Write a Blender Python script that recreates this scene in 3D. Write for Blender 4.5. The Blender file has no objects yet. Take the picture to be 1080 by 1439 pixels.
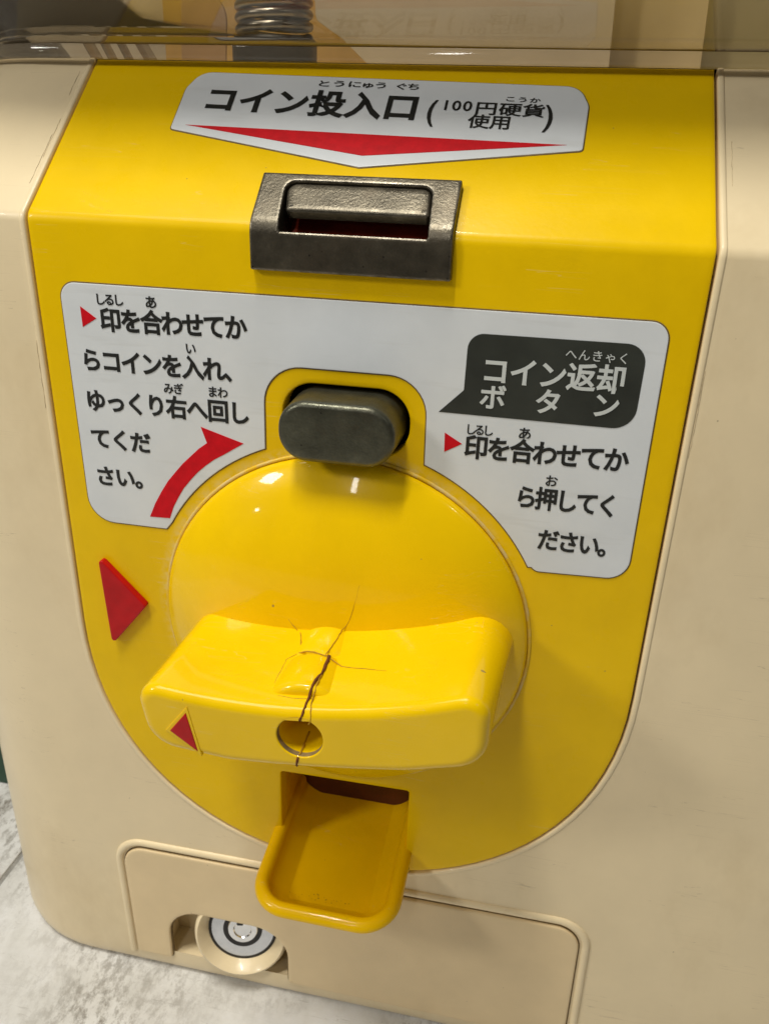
import bpy, bmesh, math, random
from math import sin, cos, tan, pi, radians, sqrt, atan2
from mathutils import Vector, Matrix
from mathutils.geometry import delaunay_2d_cdt

S = 0.06            # one modelling unit (half the yellow plate is 1.1 units) in metres
scene = bpy.context.scene
col = scene.collection

# ------------------------------------------------------------------ camera
cd = bpy.data.cameras.new('camera'); cam = bpy.data.objects.new('camera', cd); col.objects.link(cam)
scene.camera = cam
cd.sensor_fit = 'VERTICAL'; cd.sensor_height = 36.0; cd.lens = 1147.0 / 1439.0 * 36.0
cd.clip_start = 0.005; cd.clip_end = 50
yaw, pit, rol = 0.1895, -0.4262, 0.0330
Rz = Matrix.Rotation(yaw, 3, 'Z'); Rx = Matrix.Rotation(pit, 3, 'X')
fw = Rz @ Rx @ Vector((0, 1, 0)); u0 = Rz @ Rx @ Vector((0, 0, 1)); r0 = Rz @ Vector((1, 0, 0))
rt = cos(rol) * r0 + sin(rol) * u0; up = -sin(rol) * r0 + cos(rol) * u0
M = Matrix((rt, up, -fw)).transposed().to_4x4()
M.translation = Vector((0.6466, -2.5877, 0.2585)) * S
cam.matrix_world = M
cd.dof.use_dof = True; cd.dof.focus_distance = 2.85 * S; cd.dof.aperture_fstop = 40

# ------------------------------------------------------------------ light of the room
w = bpy.data.worlds.new('World'); scene.world = w; w.use_nodes = True
bg = w.node_tree.nodes['Background']; bg.inputs[0].default_value = (1.0, 0.90, 0.76, 1); bg.inputs[1].default_value = 0.06
def lamp(name, loc, target, sx, sy, power, color):
    ld = bpy.data.lights.new(name, 'AREA'); ld.shape = 'RECTANGLE'; ld.size = sx; ld.size_y = sy
    ld.energy = power; ld.color = color
    o = bpy.data.objects.new(name, ld); col.objects.link(o); o.location = loc
    o.rotation_euler = (Vector(target) - Vector(loc)).to_track_quat('-Z', 'Y').to_euler()
    return o
lamp('strip_lamp', (-0.12, -0.23, 0.78), (0, 0, -0.08), 0.035, 0.26, 4.5, (1.0, 0.96, 0.86))
lamp('ceiling_lamp', (-0.42, -0.30, 1.00), (0, 0, -0.08), 0.40, 0.40, 3.0, (1.0, 0.96, 0.87))
lamp('left_lamp', (-0.62, -0.48, 0.42), (0, 0, -0.12), 0.13, 0.13, 2.1, (1.0, 0.96, 0.88))
lamp('back_lamp', (-0.30, 0.62, 0.50), (0, 0, -0.08), 0.03, 0.30, 0.8, (1.0, 0.97, 0.90))
lamp('spot_lamp', (-0.115, -0.78, 0.53), (0, 0, -0.08), 0.035, 0.24, 0.75, (1.0, 0.97, 0.92))
lamp('spot_lamp', (0.60, -0.36, 0.52), (0, 0, -0.08), 0.03, 0.06, 0.22, (1.0, 0.97, 0.92))
lamp('spot_lamp', (-0.62, -0.66, 0.12), (0, 0, -0.08), 0.03, 0.02, 0.10, (1.0, 0.97, 0.92))
scene.view_settings.view_transform = 'Standard'; scene.view_settings.look = 'None'
scene.view_settings.exposure = 0.04; scene.view_settings.gamma = 1.0

# ------------------------------------------------------------------ materials
def new_mat(name):
    m = bpy.data.materials.new(name); m.use_nodes = True
    nt = m.node_tree; b = nt.nodes['Principled BSDF']
    return m, nt, b
def N(nt, t, **kw):
    n = nt.nodes.new(t)
    for k, v in kw.items(): setattr(n, k, v)
    return n
def coords(nt):
    return N(nt, 'ShaderNodeNewGeometry').outputs['Position']
def noise(nt, scale, detail=3, rough=.5, vec=None, stretch=None):
    n = N(nt, 'ShaderNodeTexNoise'); n.inputs['Scale'].default_value = scale
    n.inputs['Detail'].default_value = detail; n.inputs['Roughness'].default_value = rough
    v = vec if vec is not None else coords(nt)
    if stretch:
        mp = N(nt, 'ShaderNodeMapping'); mp.inputs['Scale'].default_value = stretch[0]
        mp.inputs['Rotation'].default_value = stretch[1]; nt.links.new(v, mp.inputs[0]); v = mp.outputs[0]
    nt.links.new(v, n.inputs['Vector']); return n.outputs['Fac']
def ramp(nt, fac, stops):
    r = N(nt, 'ShaderNodeValToRGB'); e = r.color_ramp.elements
    while len(e) < len(stops): e.new(.5)
    for i, (p, c) in enumerate(stops):
        e[i].position = p; e[i].color = c if len(c) == 4 else (*c, 1)
    nt.links.new(fac, r.inputs[0]); return r.outputs[0]
def mix(nt, fac, a, b, mode='MIX'):
    m = N(nt, 'ShaderNodeMix', data_type='RGBA', blend_type=mode)
    for s, v in ((m.inputs[0], fac), (m.inputs[6], a), (m.inputs[7], b)):
        if isinstance(v, (int, float)): s.default_value = v
        elif isinstance(v, tuple): s.default_value = v if len(v) == 4 else (*v, 1)
        else: nt.links.new(v, s)
    return m.outputs[2]
def mth(nt, op, a, b=0.0, c=None, clamp=False):
    m = N(nt, 'ShaderNodeMath', operation=op, use_clamp=clamp)
    for s, v in zip(m.inputs, (a, b, c)):
        if v is None: continue
        if isinstance(v, (int, float)): s.default_value = v
        else: nt.links.new(v, s)
    return m.outputs[0]
def bump(nt, b, h, strength, dist):
    n = N(nt, 'ShaderNodeBump'); n.inputs['Strength'].default_value = strength; n.inputs['Distance'].default_value = dist
    nt.links.new(h, n.inputs['Height']); nt.links.new(n.outputs[0], b.inputs['Normal'])
def specks(nt, scale, size, keep):
    """sparse round specks: 1 in the speck, 0 elsewhere"""
    v = N(nt, 'ShaderNodeTexVoronoi'); v.inputs['Scale'].default_value = scale
    p = coords(nt)
    d = N(nt, 'ShaderNodeTexNoise'); d.inputs['Scale'].default_value = scale * 6
    nt.links.new(p, d.inputs['Vector'])
    ad = N(nt, 'ShaderNodeVectorMath', operation='MULTIPLY_ADD'); nt.links.new(d.outputs['Color'], ad.inputs[0])
    ad.inputs[1].default_value = (.12 / scale,) * 3; nt.links.new(p, ad.inputs[2])
    nt.links.new(ad.outputs[0], v.inputs['Vector'])
    near = mth(nt, 'LESS_THAN', v.outputs['Distance'], size)
    sep = N(nt, 'ShaderNodeSeparateColor'); nt.links.new(v.outputs['Color'], sep.inputs[0])
    return mth(nt, 'MULTIPLY', near, mth(nt, 'GREATER_THAN', sep.outputs[0], keep))

def plastic(name, base, rough=.32, var=.06, dirt=(.25, .17, .08), speck=True, coat=.2, sss=0.0, wear=None, grime=.12, spec=.30, scr=(.10, (.9, .85, .7))):
    m, nt, b = new_mat(name)
    lo = tuple(c * (1 - var) for c in base); hi = tuple(min(1, c * (1 + var)) for c in base)
    c = ramp(nt, noise(nt, 55, 4, .6), [(.3, lo), (.7, hi)])
    if speck:
        c = mix(nt, mth(nt, 'MULTIPLY', specks(nt, 85, .035, .87), .75), c, dirt)
        c = mix(nt, mth(nt, 'MULTIPLY', specks(nt, 320, .055, .955), .5), c, dirt)
    sm = ramp(nt, noise(nt, 16, 6, .7, stretch=((1, 1, .6), (0, .3, 0))), [(.50, (0, 0, 0)), (.72, (1, 1, 1))])
    c = mix(nt, mth(nt, 'MULTIPLY', sm, grime), c, tuple(v * g for v, g in zip(base, (.72, .66, .55))))
    # long hair-thin scratches
    s1 = noise(nt, 14, 2, .5, stretch=((1, 18, 40), (.2, .5, .3)))
    sc = mth(nt, 'MULTIPLY', mth(nt, 'COMPARE', s1, .5, .0022), mth(nt, 'GREATER_THAN', noise(nt, 38, 2), .56))
    c = mix(nt, mth(nt, 'MULTIPLY', sc, scr[0]), c, scr[1])
    if wear: c = wear(nt, c)
    nt.links.new(c, b.inputs['Base Color'])
    r = mth(nt, 'ADD', mth(nt, 'MULTIPLY_ADD', noise(nt, 130, 5, .65), .22, rough - .19), mth(nt, 'MULTIPLY', noise(nt, 28, 5, .7), .16))
    nt.links.new(r, b.inputs['Roughness'])
    b.inputs['Coat Weight'].default_value = coat; b.inputs['Coat Roughness'].default_value = .05; b.inputs['Specular IOR Level'].default_value = spec
    b.inputs['IOR'].default_value = 1.49
    if sss:
        b.inputs['Subsurface Weight'].default_value = sss; b.inputs['Subsurface Radius'].default_value = (1, .6, .1)
        b.inputs['Subsurface Scale'].default_value = .0015
    h = mth(nt, 'ADD', noise(nt, 900, 3, .6), mth(nt, 'MULTIPLY', noise(nt, 60, 2, .5), 4.0))
    bump(nt, b, h, .12, .0002)
    return m

def wear_ring(nt, c):
    """pale rubbed arc on the plate round the dial, strongest at its upper left"""
    sp = N(nt, 'ShaderNodeSeparateXYZ'); nt.links.new(coords(nt), sp.inputs[0])
    x = mth(nt, 'DIVIDE', sp.outputs[0], S); z = mth(nt, 'ADD', mth(nt, 'DIVIDE', sp.outputs[2], S), 1.447)
    r = mth(nt, 'SQRT', mth(nt, 'ADD', mth(nt, 'MULTIPLY', x, x), mth(nt, 'MULTIPLY', z, z)))
    band = mth(nt, 'SUBTRACT', 1.0, mth(nt, 'DIVIDE', mth(nt, 'ABSOLUTE', mth(nt, 'SUBTRACT', r, .715)), .035), clamp=True)
    a = mth(nt, 'ADD', mth(nt, 'MULTIPLY', x, -.45), mth(nt, 'MULTIPLY', z, .75))
    side = mth(nt, 'MULTIPLY', mth(nt, 'ADD', a, .05), 2.2, clamp=True)
    n = ramp(nt, noise(nt, 420, 4, .7), [(.40, (0, 0, 0)), (.62, (1, 1, 1))])
    f = mth(nt, 'MULTIPLY', mth(nt, 'MULTIPLY', band, side), n)
    return mix(nt, mth(nt, 'MULTIPLY', f, .75), c, (.80, .62, .22))

YEL = (.86, .56, .001); CRM = (.83, .695, .455)
m_plate = plastic('yellow_plate_plastic', YEL, .30, .04, coat=.10, spec=.14, grime=.35, wear=wear_ring)
m_dial = plastic('yellow_dial_plastic', (.92, .60, .001), .26, .03, coat=.5, spec=.12, grime=.3)
m_tray = plastic('yellow_tray_plastic', (.88, .54, .001), .28, .06, coat=.25, spec=.12)
m_cream = plastic('cream_plastic', CRM, .34, .035, dirt=(.16, .10, .05), coat=.15, grime=.45, scr=(.35, (.36, .26, .15)))
m_lip = plastic('cream_edge_plastic', (.86, .72, .47), .3, .05, dirt=(.3, .15, .08), coat=.15)
m_door = plastic('cream_door_plastic', (.79, .625, .375), .34, .05, dirt=(.16, .10, .05), coat=.1)

def simple(name, base, rough=.5, metal=0.0, coat=0.0, nscale=300, var=.1, bstr=.2, bdist=.0002):
    m, nt, b = new_mat(name)
    lo = tuple(c * (1 - var) for c in base); hi = tuple(min(1, c * (1 + var)) for c in base)
    nt.links.new(ramp(nt, noise(nt, nscale, 4, .6), [(.3, lo), (.7, hi)]), b.inputs['Base Color'])
    if base[1] < .02 and base[0] > .3: b.inputs['Specular IOR Level'].default_value = .2
    b.inputs['Roughness'].default_value = rough; b.inputs['Metallic'].default_value = metal
    b.inputs['Coat Weight'].default_value = coat
    bump(nt, b, noise(nt, nscale * 2, 3, .6), bstr, bdist)
    return m
def cast_metal(name, base, rough=.42):
    m, nt, b = new_mat(name)
    c = ramp(nt, noise(nt, 180, 5, .7), [(.3, tuple(v * .65 for v in base)), (.55, base), (.75, tuple(v * 1.5 for v in base))])
    c = mix(nt, mth(nt, 'MULTIPLY', ramp(nt, noise(nt, 60, 4, .7), [(.5, (0, 0, 0)), (.7, (1, 1, 1))]), .45), c, (.09, .065, .04))
    c = mix(nt, mth(nt, 'MULTIPLY', specks(nt, 500, .10, .75), .7), c, (.02, .016, .012))
    bv = N(nt, 'ShaderNodeBevel', samples=6); bv.inputs['Radius'].default_value = .0007
    gm = N(nt, 'ShaderNodeNewGeometry'); dt = N(nt, 'ShaderNodeVectorMath', operation='DOT_PRODUCT')
    nt.links.new(bv.outputs[0], dt.inputs[0]); nt.links.new(gm.outputs['Normal'], dt.inputs[1])
    ed = mth(nt, 'MULTIPLY', mth(nt, 'SUBTRACT', .985, dt.outputs['Value']), 9.0, clamp=True)
    ed = mth(nt, 'MULTIPLY', ed, ramp(nt, noise(nt, 500, 4, .7), [(.38, (0, 0, 0)), (.58, (1, 1, 1))]))
    c = mix(nt, mth(nt, 'MULTIPLY', ed, .8), c, (.62, .58, .50))
    nt.links.new(c, b.inputs['Base Color'])
    b.inputs['Metallic'].default_value = .75
    nt.links.new(mth(nt, 'MULTIPLY_ADD', noise(nt, 240, 4, .6), .35, rough - .17), b.inputs['Roughness'])
    bump(nt, b, noise(nt, 1800, 3, .6), .30, .0002)
    return m
m_metal = cast_metal('cast_zinc', (.105, .092, .068), .34)
m_metal2 = cast_metal('cast_zinc_button', (.105, .106, .078), .34)
m_white = simple('white_sticker_film', (.62, .66, .70), .34, coat=.15, nscale=60, var=.03, bstr=.05)
def sticker_mat(name):
    m, nt, b = new_mat(name)
    c = ramp(nt, noise(nt, 70, 4, .6), [(.3, (.68, .72, .76)), (.7, (.74, .78, .82))])
    st = noise(nt, 30, 3, .6, stretch=((1, 1, 10), (0, .6, 0)))
    c = mix(nt, mth(nt, 'MULTIPLY', ramp(nt, st, [(.58, (0, 0, 0)), (.75, (1, 1, 1))]), .25), c, (.42, .42, .40))
    c = mix(nt, mth(nt, 'MULTIPLY', specks(nt, 150, .04, .90), .8), c, (.2, .15, .1))
    nt.links.new(c, b.inputs['Base Color'])
    nt.links.new(mth(nt, 'MULTIPLY_ADD', noise(nt, 150, 4, .6), .25, .25), b.inputs['Roughness'])
    bump(nt, b, noise(nt, 80, 3, .6), .08, .0004)
    return m
m_stick = sticker_mat('white_sticker_film')
m_grime_shade = simple('brown_grime_and_gap_shade', (.16, .10, .03), .7, nscale=400, var=.4)  # dirt round the stickers, and the painted shade round the door
m_ink = simple('black_ink', (.012, .013, .012), .38, nscale=300, var=.3)
m_bub = simple('dark_green_black_ink', (.030, .034, .028), .36, nscale=90, var=.25, bstr=.06)
m_wink = simple('pale_ink', (.60, .64, .64), .38, nscale=200, var=.05)
m_redink = simple('red_ink', (.60, .004, .012), .42, nscale=500, var=.12, bstr=.05)
m_redpl = simple('red_plastic', (.48, .003, .006), .36, coat=.15, nscale=200, var=.12, bstr=.1)
m_pale = plastic('pale_worn_plastic', (.80, .52, .02), .5, wear=lambda nt, c: mix(nt, ramp(nt, noise(nt, 240, 5, .7, stretch=((1, 1, .5), (0, .4, 0))), [(.42, (0, 0, 0)), (.60, (.85, .85, .85))]), c, (.70, .56, .28)))
m_crack = simple('crack_dirt', (.13, .035, .004), .9, nscale=400, var=.5)
m_hair = simple('hairline_crack_dirt', (.50, .27, .004), .7, nscale=300, var=.3)
m_smear = simple('brown_dirt_streak', (.52, .42, .26), .8, nscale=500, var=.35)
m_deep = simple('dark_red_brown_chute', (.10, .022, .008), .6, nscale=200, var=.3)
m_dust = simple('dusty_brown_recess', (.24, .16, .06), .8, nscale=700, var=.35, bstr=.6)
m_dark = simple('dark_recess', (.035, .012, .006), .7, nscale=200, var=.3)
m_redrec = simple('dark_red_plastic', (.34, .035, .012), .5, nscale=200, var=.2)
m_chrome = simple('brushed_chrome', (.80, .82, .86), .14, metal=1.0, nscale=600, var=.05, bstr=.05)
m_lockw = simple('satin_lock_face', (.66, .69, .75), .24, metal=.8, nscale=500, var=.05, bstr=.08)
m_blk = simple('black_plastic', (.012, .012, .014), .4, nscale=300, var=.2)
m_spring = simple('spring_steel', (.24, .22, .19), .28, metal=.95, nscale=500, var=.12)
m_green = simple('dark_green_plastic', (.010, .05, .025), .4, nscale=100, var=.2)
def clear_mat(name, tint, gl=.06, dif=.12):
    m = bpy.data.materials.new(name); m.use_nodes = True; nt = m.node_tree
    nt.nodes.remove(nt.nodes['Principled BSDF']); out = nt.nodes['Material Output']
    t = N(nt, 'ShaderNodeBsdfTransparent')
    c = ramp(nt, noise(nt, 60, 4, .6), [(.3, tuple(v * .95 for v in tint)), (.7, tint)])
    c = mix(nt, mth(nt, 'MULTIPLY', specks(nt, 110, .04, .85), .8), c, (.25, .18, .10))
    nt.links.new(c, t.inputs[0])
    g = N(nt, 'ShaderNodeBsdfGlossy'); g.inputs['Roughness'].default_value = gl
    f = N(nt, 'ShaderNodeFresnel'); f.inputs[0].default_value = 1.5
    ms = N(nt, 'ShaderNodeMixShader'); nt.links.new(f.outputs[0], ms.inputs[0])
    nt.links.new(t.outputs[0], ms.inputs[1]); nt.links.new(g.outputs[0], ms.inputs[2])
    d = N(nt, 'ShaderNodeBsdfDiffuse'); d.inputs[0].default_value = (.56, .48, .36, 1)
    m2 = N(nt, 'ShaderNodeMixShader'); m2.inputs[0].default_value = dif
    nt.links.new(ms.outputs[0], m2.inputs[1]); nt.links.new(d.outputs[0], m2.inputs[2])
    nt.links.new(m2.outputs[0], out.inputs[0]); return m
m_clear = clear_mat('clear_hood_plastic', (.88, .85, .79), .015, .05)
m_clear2 = clear_mat('smoky_clear_rim', (.74, .70, .64), .05, .15)
def floor_mat():
    m, nt, b = new_mat('scuffed_white_tile')
    c = ramp(nt, noise(nt, 40, 7, .7), [(.15, (.42, .41, .38)), (.5, (.70, .70, .69)), (.75, (.82, .83, .85))])
    g = noise(nt, 300, 6, .8, stretch=((1, .55, 1), (0, 0, .6)))
    msk = ramp(nt, noise(nt, 11, 3, .6), [(.36, (0, 0, 0)), (.56, (1, 1, 1))])
    c = mix(nt, mth(nt, 'MULTIPLY', mth(nt, 'MULTIPLY', ramp(nt, g, [(.46, (0, 0, 0)), (.60, (1, 1, 1))]), msk), .85), c, (.17, .15, .12))
    c = mix(nt, mth(nt, 'MULTIPLY', specks(nt, 70, .07, .80), .6), c, (.14, .12, .10))
    st = noise(nt, 26, 3, .5, stretch=((1, 9, 1), (0, 0, .9)))
    c = mix(nt, mth(nt, 'MULTIPLY', mth(nt, 'COMPARE', st, .5, .002), .25), c, (.25, .23, .2))
    nt.links.new(c, b.inputs['Base Color'])
    nt.links.new(mth(nt, 'MULTIPLY_ADD', noise(nt, 60, 4, .6), .3, .28), b.inputs['Roughness'])
    bump(nt, b, noise(nt, 300, 4, .6), .15, .0004); return m
m_floor = floor_mat()
m_joint = simple('grey_joint', (.30, .29, .27), .8, nscale=300, var=.3)

# ------------------------------------------------------------------ mesh helpers
def empty(name, loc, label, cat, group=None):
    o = bpy.data.objects.new(name, None); col.objects.link(o); o.location = Vector(loc) * S
    o.empty_display_size = .02; o['label'] = label; o['category'] = cat
    if group: o['group'] = group
    return o
def wloc(o):
    v = Vector((0, 0, 0))
    while o is not None: v += o.location; o = o.parent
    return v
def obj(name, geo, mat, parent=None, label=None, sharp=32, cat=None, kind=None, weld=1e-4):
    """geo = (verts, faces) in units; the mesh is scaled to metres and set relative to its parent"""
    V, F = geo
    off = wloc(parent) if parent else Vector((0, 0, 0))
    me = bpy.data.meshes.new(name)
    me.from_pydata([tuple(Vector(v) * S - off) for v in V], [], F)
    bm = bmesh.new(); bm.from_mesh(me)
    if weld: bmesh.ops.remove_doubles(bm, verts=bm.verts, dist=weld * S)
    lv = [v for v in bm.verts if not v.link_faces]
    if lv: bmesh.ops.delete(bm, geom=lv, context='VERTS')
    bm.to_mesh(me); bm.free()
    me.polygons.foreach_set('use_smooth', [True] * len(me.polygons))
    if sharp: me.set_sharp_from_angle(angle=radians(sharp))
    me.materials.append(mat)
    o = bpy.data.objects.new(name, me); col.objects.link(o)
    if parent: o.parent = parent
    if label: o['label'] = label
    if cat: o['category'] = cat
    if kind: o['kind'] = kind
    return o
def join(*geos):
    V, F = [], []
    for v, f in geos:
        k = len(V); V += list(v); F += [tuple(i + k for i in g) for g in f]
    return V, F
def xform(geo, m): return [m @ Vector(v) for v in geo[0]], geo[1]

TH = 0.8196; RF = .05; DF = RF * tan(TH / 2)
def Fm(x, t, h=0.0):
    """machine front: x across, t along the front (t<0 upright face, t>0 sloping top), h out of it"""
    if t <= -DF: p = 0.0; y, z = 0.0, t
    elif t >= DF: p = TH; y, z = t * sin(TH), t * cos(TH)
    else:
        p = (t + DF) / (2 * DF) * TH; y = RF - RF * cos(p); z = -DF + RF * sin(p)
    return Vector((x, y - h * cos(p), z + h * sin(p)))

def circ(cx, cy, r, n=48, a0=0, a1=2 * pi, end=False):
    k = n + (1 if end else 0)
    return [(cx + r * cos(a0 + (a1 - a0) * i / n), cy + r * sin(a0 + (a1 - a0) * i / n)) for i in range(k)]
def rpoly(pts, seg=8):
    """polygon with rounded corners; pts = (x, y, radius)"""
    out = []; n = len(pts)
    for i in range(n):
        p0 = Vector(pts[i - 1][:2]); p1 = Vector(pts[i][:2]); p2 = Vector(pts[(i + 1) % n][:2]); r = pts[i][2]
        if r <= 0: out.append(tuple(p1)); continue
        a = (p0 - p1).normalized(); b = (p2 - p1).normalized(); ang = a.angle(b)
        d = min(r / tan(ang / 2), (p0 - p1).length * .49, (p2 - p1).length * .49); r = d * tan(ang / 2)
        c = p1 + (a + b).normalized() * (r / sin(ang / 2))
        s = p1 + a * d; e = p1 + b * d
        a0 = atan2(s.y - c.y, s.x - c.x); a1 = atan2(e.y - c.y, e.x - c.x)
        while a1 - a0 > pi: a1 -= 2 * pi
        while a1 - a0 < -pi: a1 += 2 * pi
        out += [(c.x + r * cos(a0 + (a1 - a0) * k / seg), c.y + r * sin(a0 + (a1 - a0) * k / seg)) for k in range(seg + 1)]
    return out
def area(p): return sum(p[i - 1][0] * p[i][1] - p[i][0] * p[i - 1][1] for i in range(len(p))) / 2
def clean(p, eps=1e-5):
    o = []
    for q in p:
        if not o or (Vector(q) - Vector(o[-1])).length > eps: o.append(tuple(q))
    if (Vector(o[0]) - Vector(o[-1])).length < eps: o.pop()
    return o
def inset(p, d):
    """move a counter-clockwise polygon inwards by d"""
    n = len(p); o = []
    for i in range(n):
        a = Vector(p[i]) - Vector(p[i - 1]); b = Vector(p[(i + 1) % n]) - Vector(p[i])
        if a.length < 1e-9 or b.length < 1e-9: o.append(tuple(p[i])); continue
        na = Vector((-a.y, a.x)).normalized(); nb = Vector((-b.y, b.x)).normalized()
        m = na + nb
        if m.length < 1e-6: m = na
        m.normalize(); k = max(.5, m.dot(na)); v = Vector(p[i]) + m * (d / k); o.append((v.x, v.y))
    return o
def inside(pt, p):
    x, y = pt; c = False; n = len(p); j = n - 1
    for i in range(n):
        xi, yi = p[i]; xj, yj = p[j]
        if (yi > y) != (yj > y) and x < (xj - xi) * (y - yi) / (yj - yi) + xi: c = not c
        j = i
    return c
def fill(loops, lines=()):
    V, E = [], []
    for lp in loops:
        k = len(V); V += [Vector(q) for q in lp]; E += [(k + i, k + (i + 1) % len(lp)) for i in range(len(lp))]
    for a, b in lines:
        k = len(V); V += [Vector(a), Vector(b)]; E.append((k, k + 1))
    r = delaunay_2d_cdt(V, E, [], 0, 1e-7)
    v2, fs = r[0], r[2]; F = []
    for f in fs:
        c = sum((v2[i] for i in f), Vector((0, 0))) / len(f)
        if inside(c, loops[0]) and not any(inside(c, h) for h in loops[1:]):
            F.append(tuple(f))
    return [tuple(v) for v in v2], F
def plate(outer, holes=(), h0=-.03, h1=0.0, bev=.006, fmap=Fm, seg=3, draft=0.0, lines=(), sup=1.6, wallseg=1, hbev=None):
    """solid plate: filled front at h1 with rounded edges, walls back to h0; fmap(x, t, h) puts it in place"""
    outer = clean(outer)
    if area(outer) < 0: outer = outer[::-1]
    holes = [clean(h) for h in holes]; holes = [h if area(h) > 0 else h[::-1] for h in holes]
    V, F = [], []
    hb = bev if hbev is None else hbev
    fl = [inset(outer, bev * (1 + sup))] + [inset(h, -hb * (1 + sup)) for h in holes]
    v2, f2 = fill(fl, lines)
    V += [fmap(a, b, h1) for a, b in v2]; F += f2
    def rings(lp, sg, bv):
        R = [(bv * (1 + sup), h1)]
        for k in range(seg + 1):
            a = pi / 2 * k / seg; R.append((bv * (1 - sin(a)), h1 - bv * (1 - cos(a))))
        for k in range(1, wallseg + 1):
            hh = h1 - bv + (h0 - h1 + bv) * k / wallseg; R.append((-draft * k / wallseg, hh))
        n = len(lp); base = len(V)
        for d, h in R:
            V.extend(fmap(a, b, h) for a, b in inset(lp, d * sg))
        for k in range(len(R) - 1):
            for i in range(n):
                j = (i + 1) % n; q = (base + k * n + i, base + k * n + j, base + (k + 1) * n + j, base + (k + 1) * n + i)
                F.append(q if sg < 0 else q[::-1])
    rings(outer, 1, bev)
    for h in holes: rings(h, -1, hb)
    return V, F
CREASE = [((-3, -DF + 2 * DF * k / 6), (3, -DF + 2 * DF * k / 6)) for k in range(7)]
def densify(p, step=.06):
    o = []; n = len(p)
    for i in range(n):
        a = Vector(p[i]); b = Vector(p[(i + 1) % n]); k = max(1, int((b - a).length / step))
        o += [tuple(a.lerp(b, j / k)) for j in range(k)]
    return o
def split_crease(p):
    """add polygon points where it crosses the bend, so the bend stays round"""
    ts = [l[0][1] for l in CREASE]; o = []; n = len(p)
    for i in range(n):
        a = Vector(p[i]); b = Vector(p[(i + 1) % n]); o.append(tuple(a))
        c = sorted([(t - a.y) / (b.y - a.y) for t in ts if abs(b.y - a.y) > 1e-9 and 0 < (t - a.y) / (b.y - a.y) < 1])
        o += [tuple(a.lerp(b, q)) for q in c]
    return o
def lathe(prof, m=None, n=72, cap=True):
    """prof = (r, h); axis = -y (out of the face), centre at the origin unless m is given"""
    V, F = [], []; m = m or Matrix.Identity(4)
    for r, h in prof:
        for i in range(n):
            a = 2 * pi * i / n; V.append(m @ Vector((r * cos(a), -h, r * sin(a))))
    for k in range(len(prof) - 1):
        for i in range(n):
            j = (i + 1) % n; F.append((k * n + i, k * n + j, (k + 1) * n + j, (k + 1) * n + i))
    if cap: F.append(tuple(range((len(prof) - 1) * n, len(prof) * n)))
    return V, F
def sweep(path, prof, frame, closed=False):
    """path: list of keys; frame(key, a, b) -> point; prof: (a, b) cross-section points"""
    V, F = [], []; n = len(prof)
    for k in path: V += [frame(k, a, b) for a, b in prof]
    m = len(path)
    for i in range(m if closed else m - 1):
        i2 = (i + 1) % m
        for j in range(n - 1): F.append((i * n + j, i * n + j + 1, i2 * n + j + 1, i2 * n + j))
    return V, F
def tube(pts, rad, n=6, closed=False, caps=True):
    V, F = [], []; P = [Vector(p) for p in pts]; m = len(P)
    rr = rad if isinstance(rad, (list, tuple)) else [rad] * m
    prev = None
    for i, p in enumerate(P):
        if closed: t = P[(i + 1) % m] - P[i - 1]
        else: t = P[min(i + 1, m - 1)] - P[max(i - 1, 0)]
        t.normalize()
        if prev is None: a = t.orthogonal().normalized()
        else: a = (prev - t * prev.dot(t)).normalized()
        prev = a; b = t.cross(a)
        for k in range(n):
            g = 2 * pi * k / n; V.append(p + (a * cos(g) + b * sin(g)) * rr[i])
    for i in range(m if closed else m - 1):
        j = (i + 1) % m
        for k in range(n):
            l = (k + 1) % n; F.append((i * n + k, i * n + l, j * n + l, j * n + k))
    if caps and not closed: F += [tuple(range(n))[::-1], tuple(range((m - 1) * n, m * n))]
    return V, F

# ------------------------------------------------------------------ lettering (real glyph outlines laid on the stickers)
_g = {}
def outline_mesh(ch, off):
    c = bpy.data.curves.new('glyph', 'FONT'); c.body = ch; c.size = 1.0; c.resolution_u = 3; c.offset = off
    c.fill_mode = 'FRONT'; o = bpy.data.objects.new('glyph', c); col.objects.link(o)
    dg = bpy.context.evaluated_depsgraph_get(); dg.update()
    me = bpy.data.meshes.new_from_object(o.evaluated_get(dg), depsgraph=dg)
    V = [(v.co.x, v.co.y) for v in me.vertices]; F = [tuple(p.vertices) for p in me.polygons]; A = sum(p.area for p in me.polygons)
    bpy.data.objects.remove(o); bpy.data.curves.remove(c); bpy.data.meshes.remove(me)
    return V, F, A
def glyph(ch, bold):
    """filled glyph thickened by bold; where the thickened outline will not fill, shifted copies thicken it"""
    k = (ch, bold)
    if k in _g: return _g[k]
    a0 = outline_mesh(ch, 0)[2]; sl = (outline_mesh(ch, .002)[2] - a0) / .002
    V = F = None; ok = 0
    for f in (1.0, .8, .6, .4, .2, 0.0):
        b = bold * f; V, F, A = outline_mesh(ch, b); e = a0 + sl * b
        if abs(A - e) < .045 * e: ok = b; break
    G = [(x, y, 0.0) for x, y in V], list(F); d = bold - ok
    if d > .0005:
        VV, FF = list(G[0]), list(G[1])
        for i in range(8):
            q = 2 * pi * i / 8; n = len(VV)
            VV += [(x + d * cos(q), y + d * sin(q), 4e-5 * (i + 1)) for x, y in V]; FF += [tuple(j + n for j in f) for f in F]
        G = (VV, FF)
    _g[k] = G; return G
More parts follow.
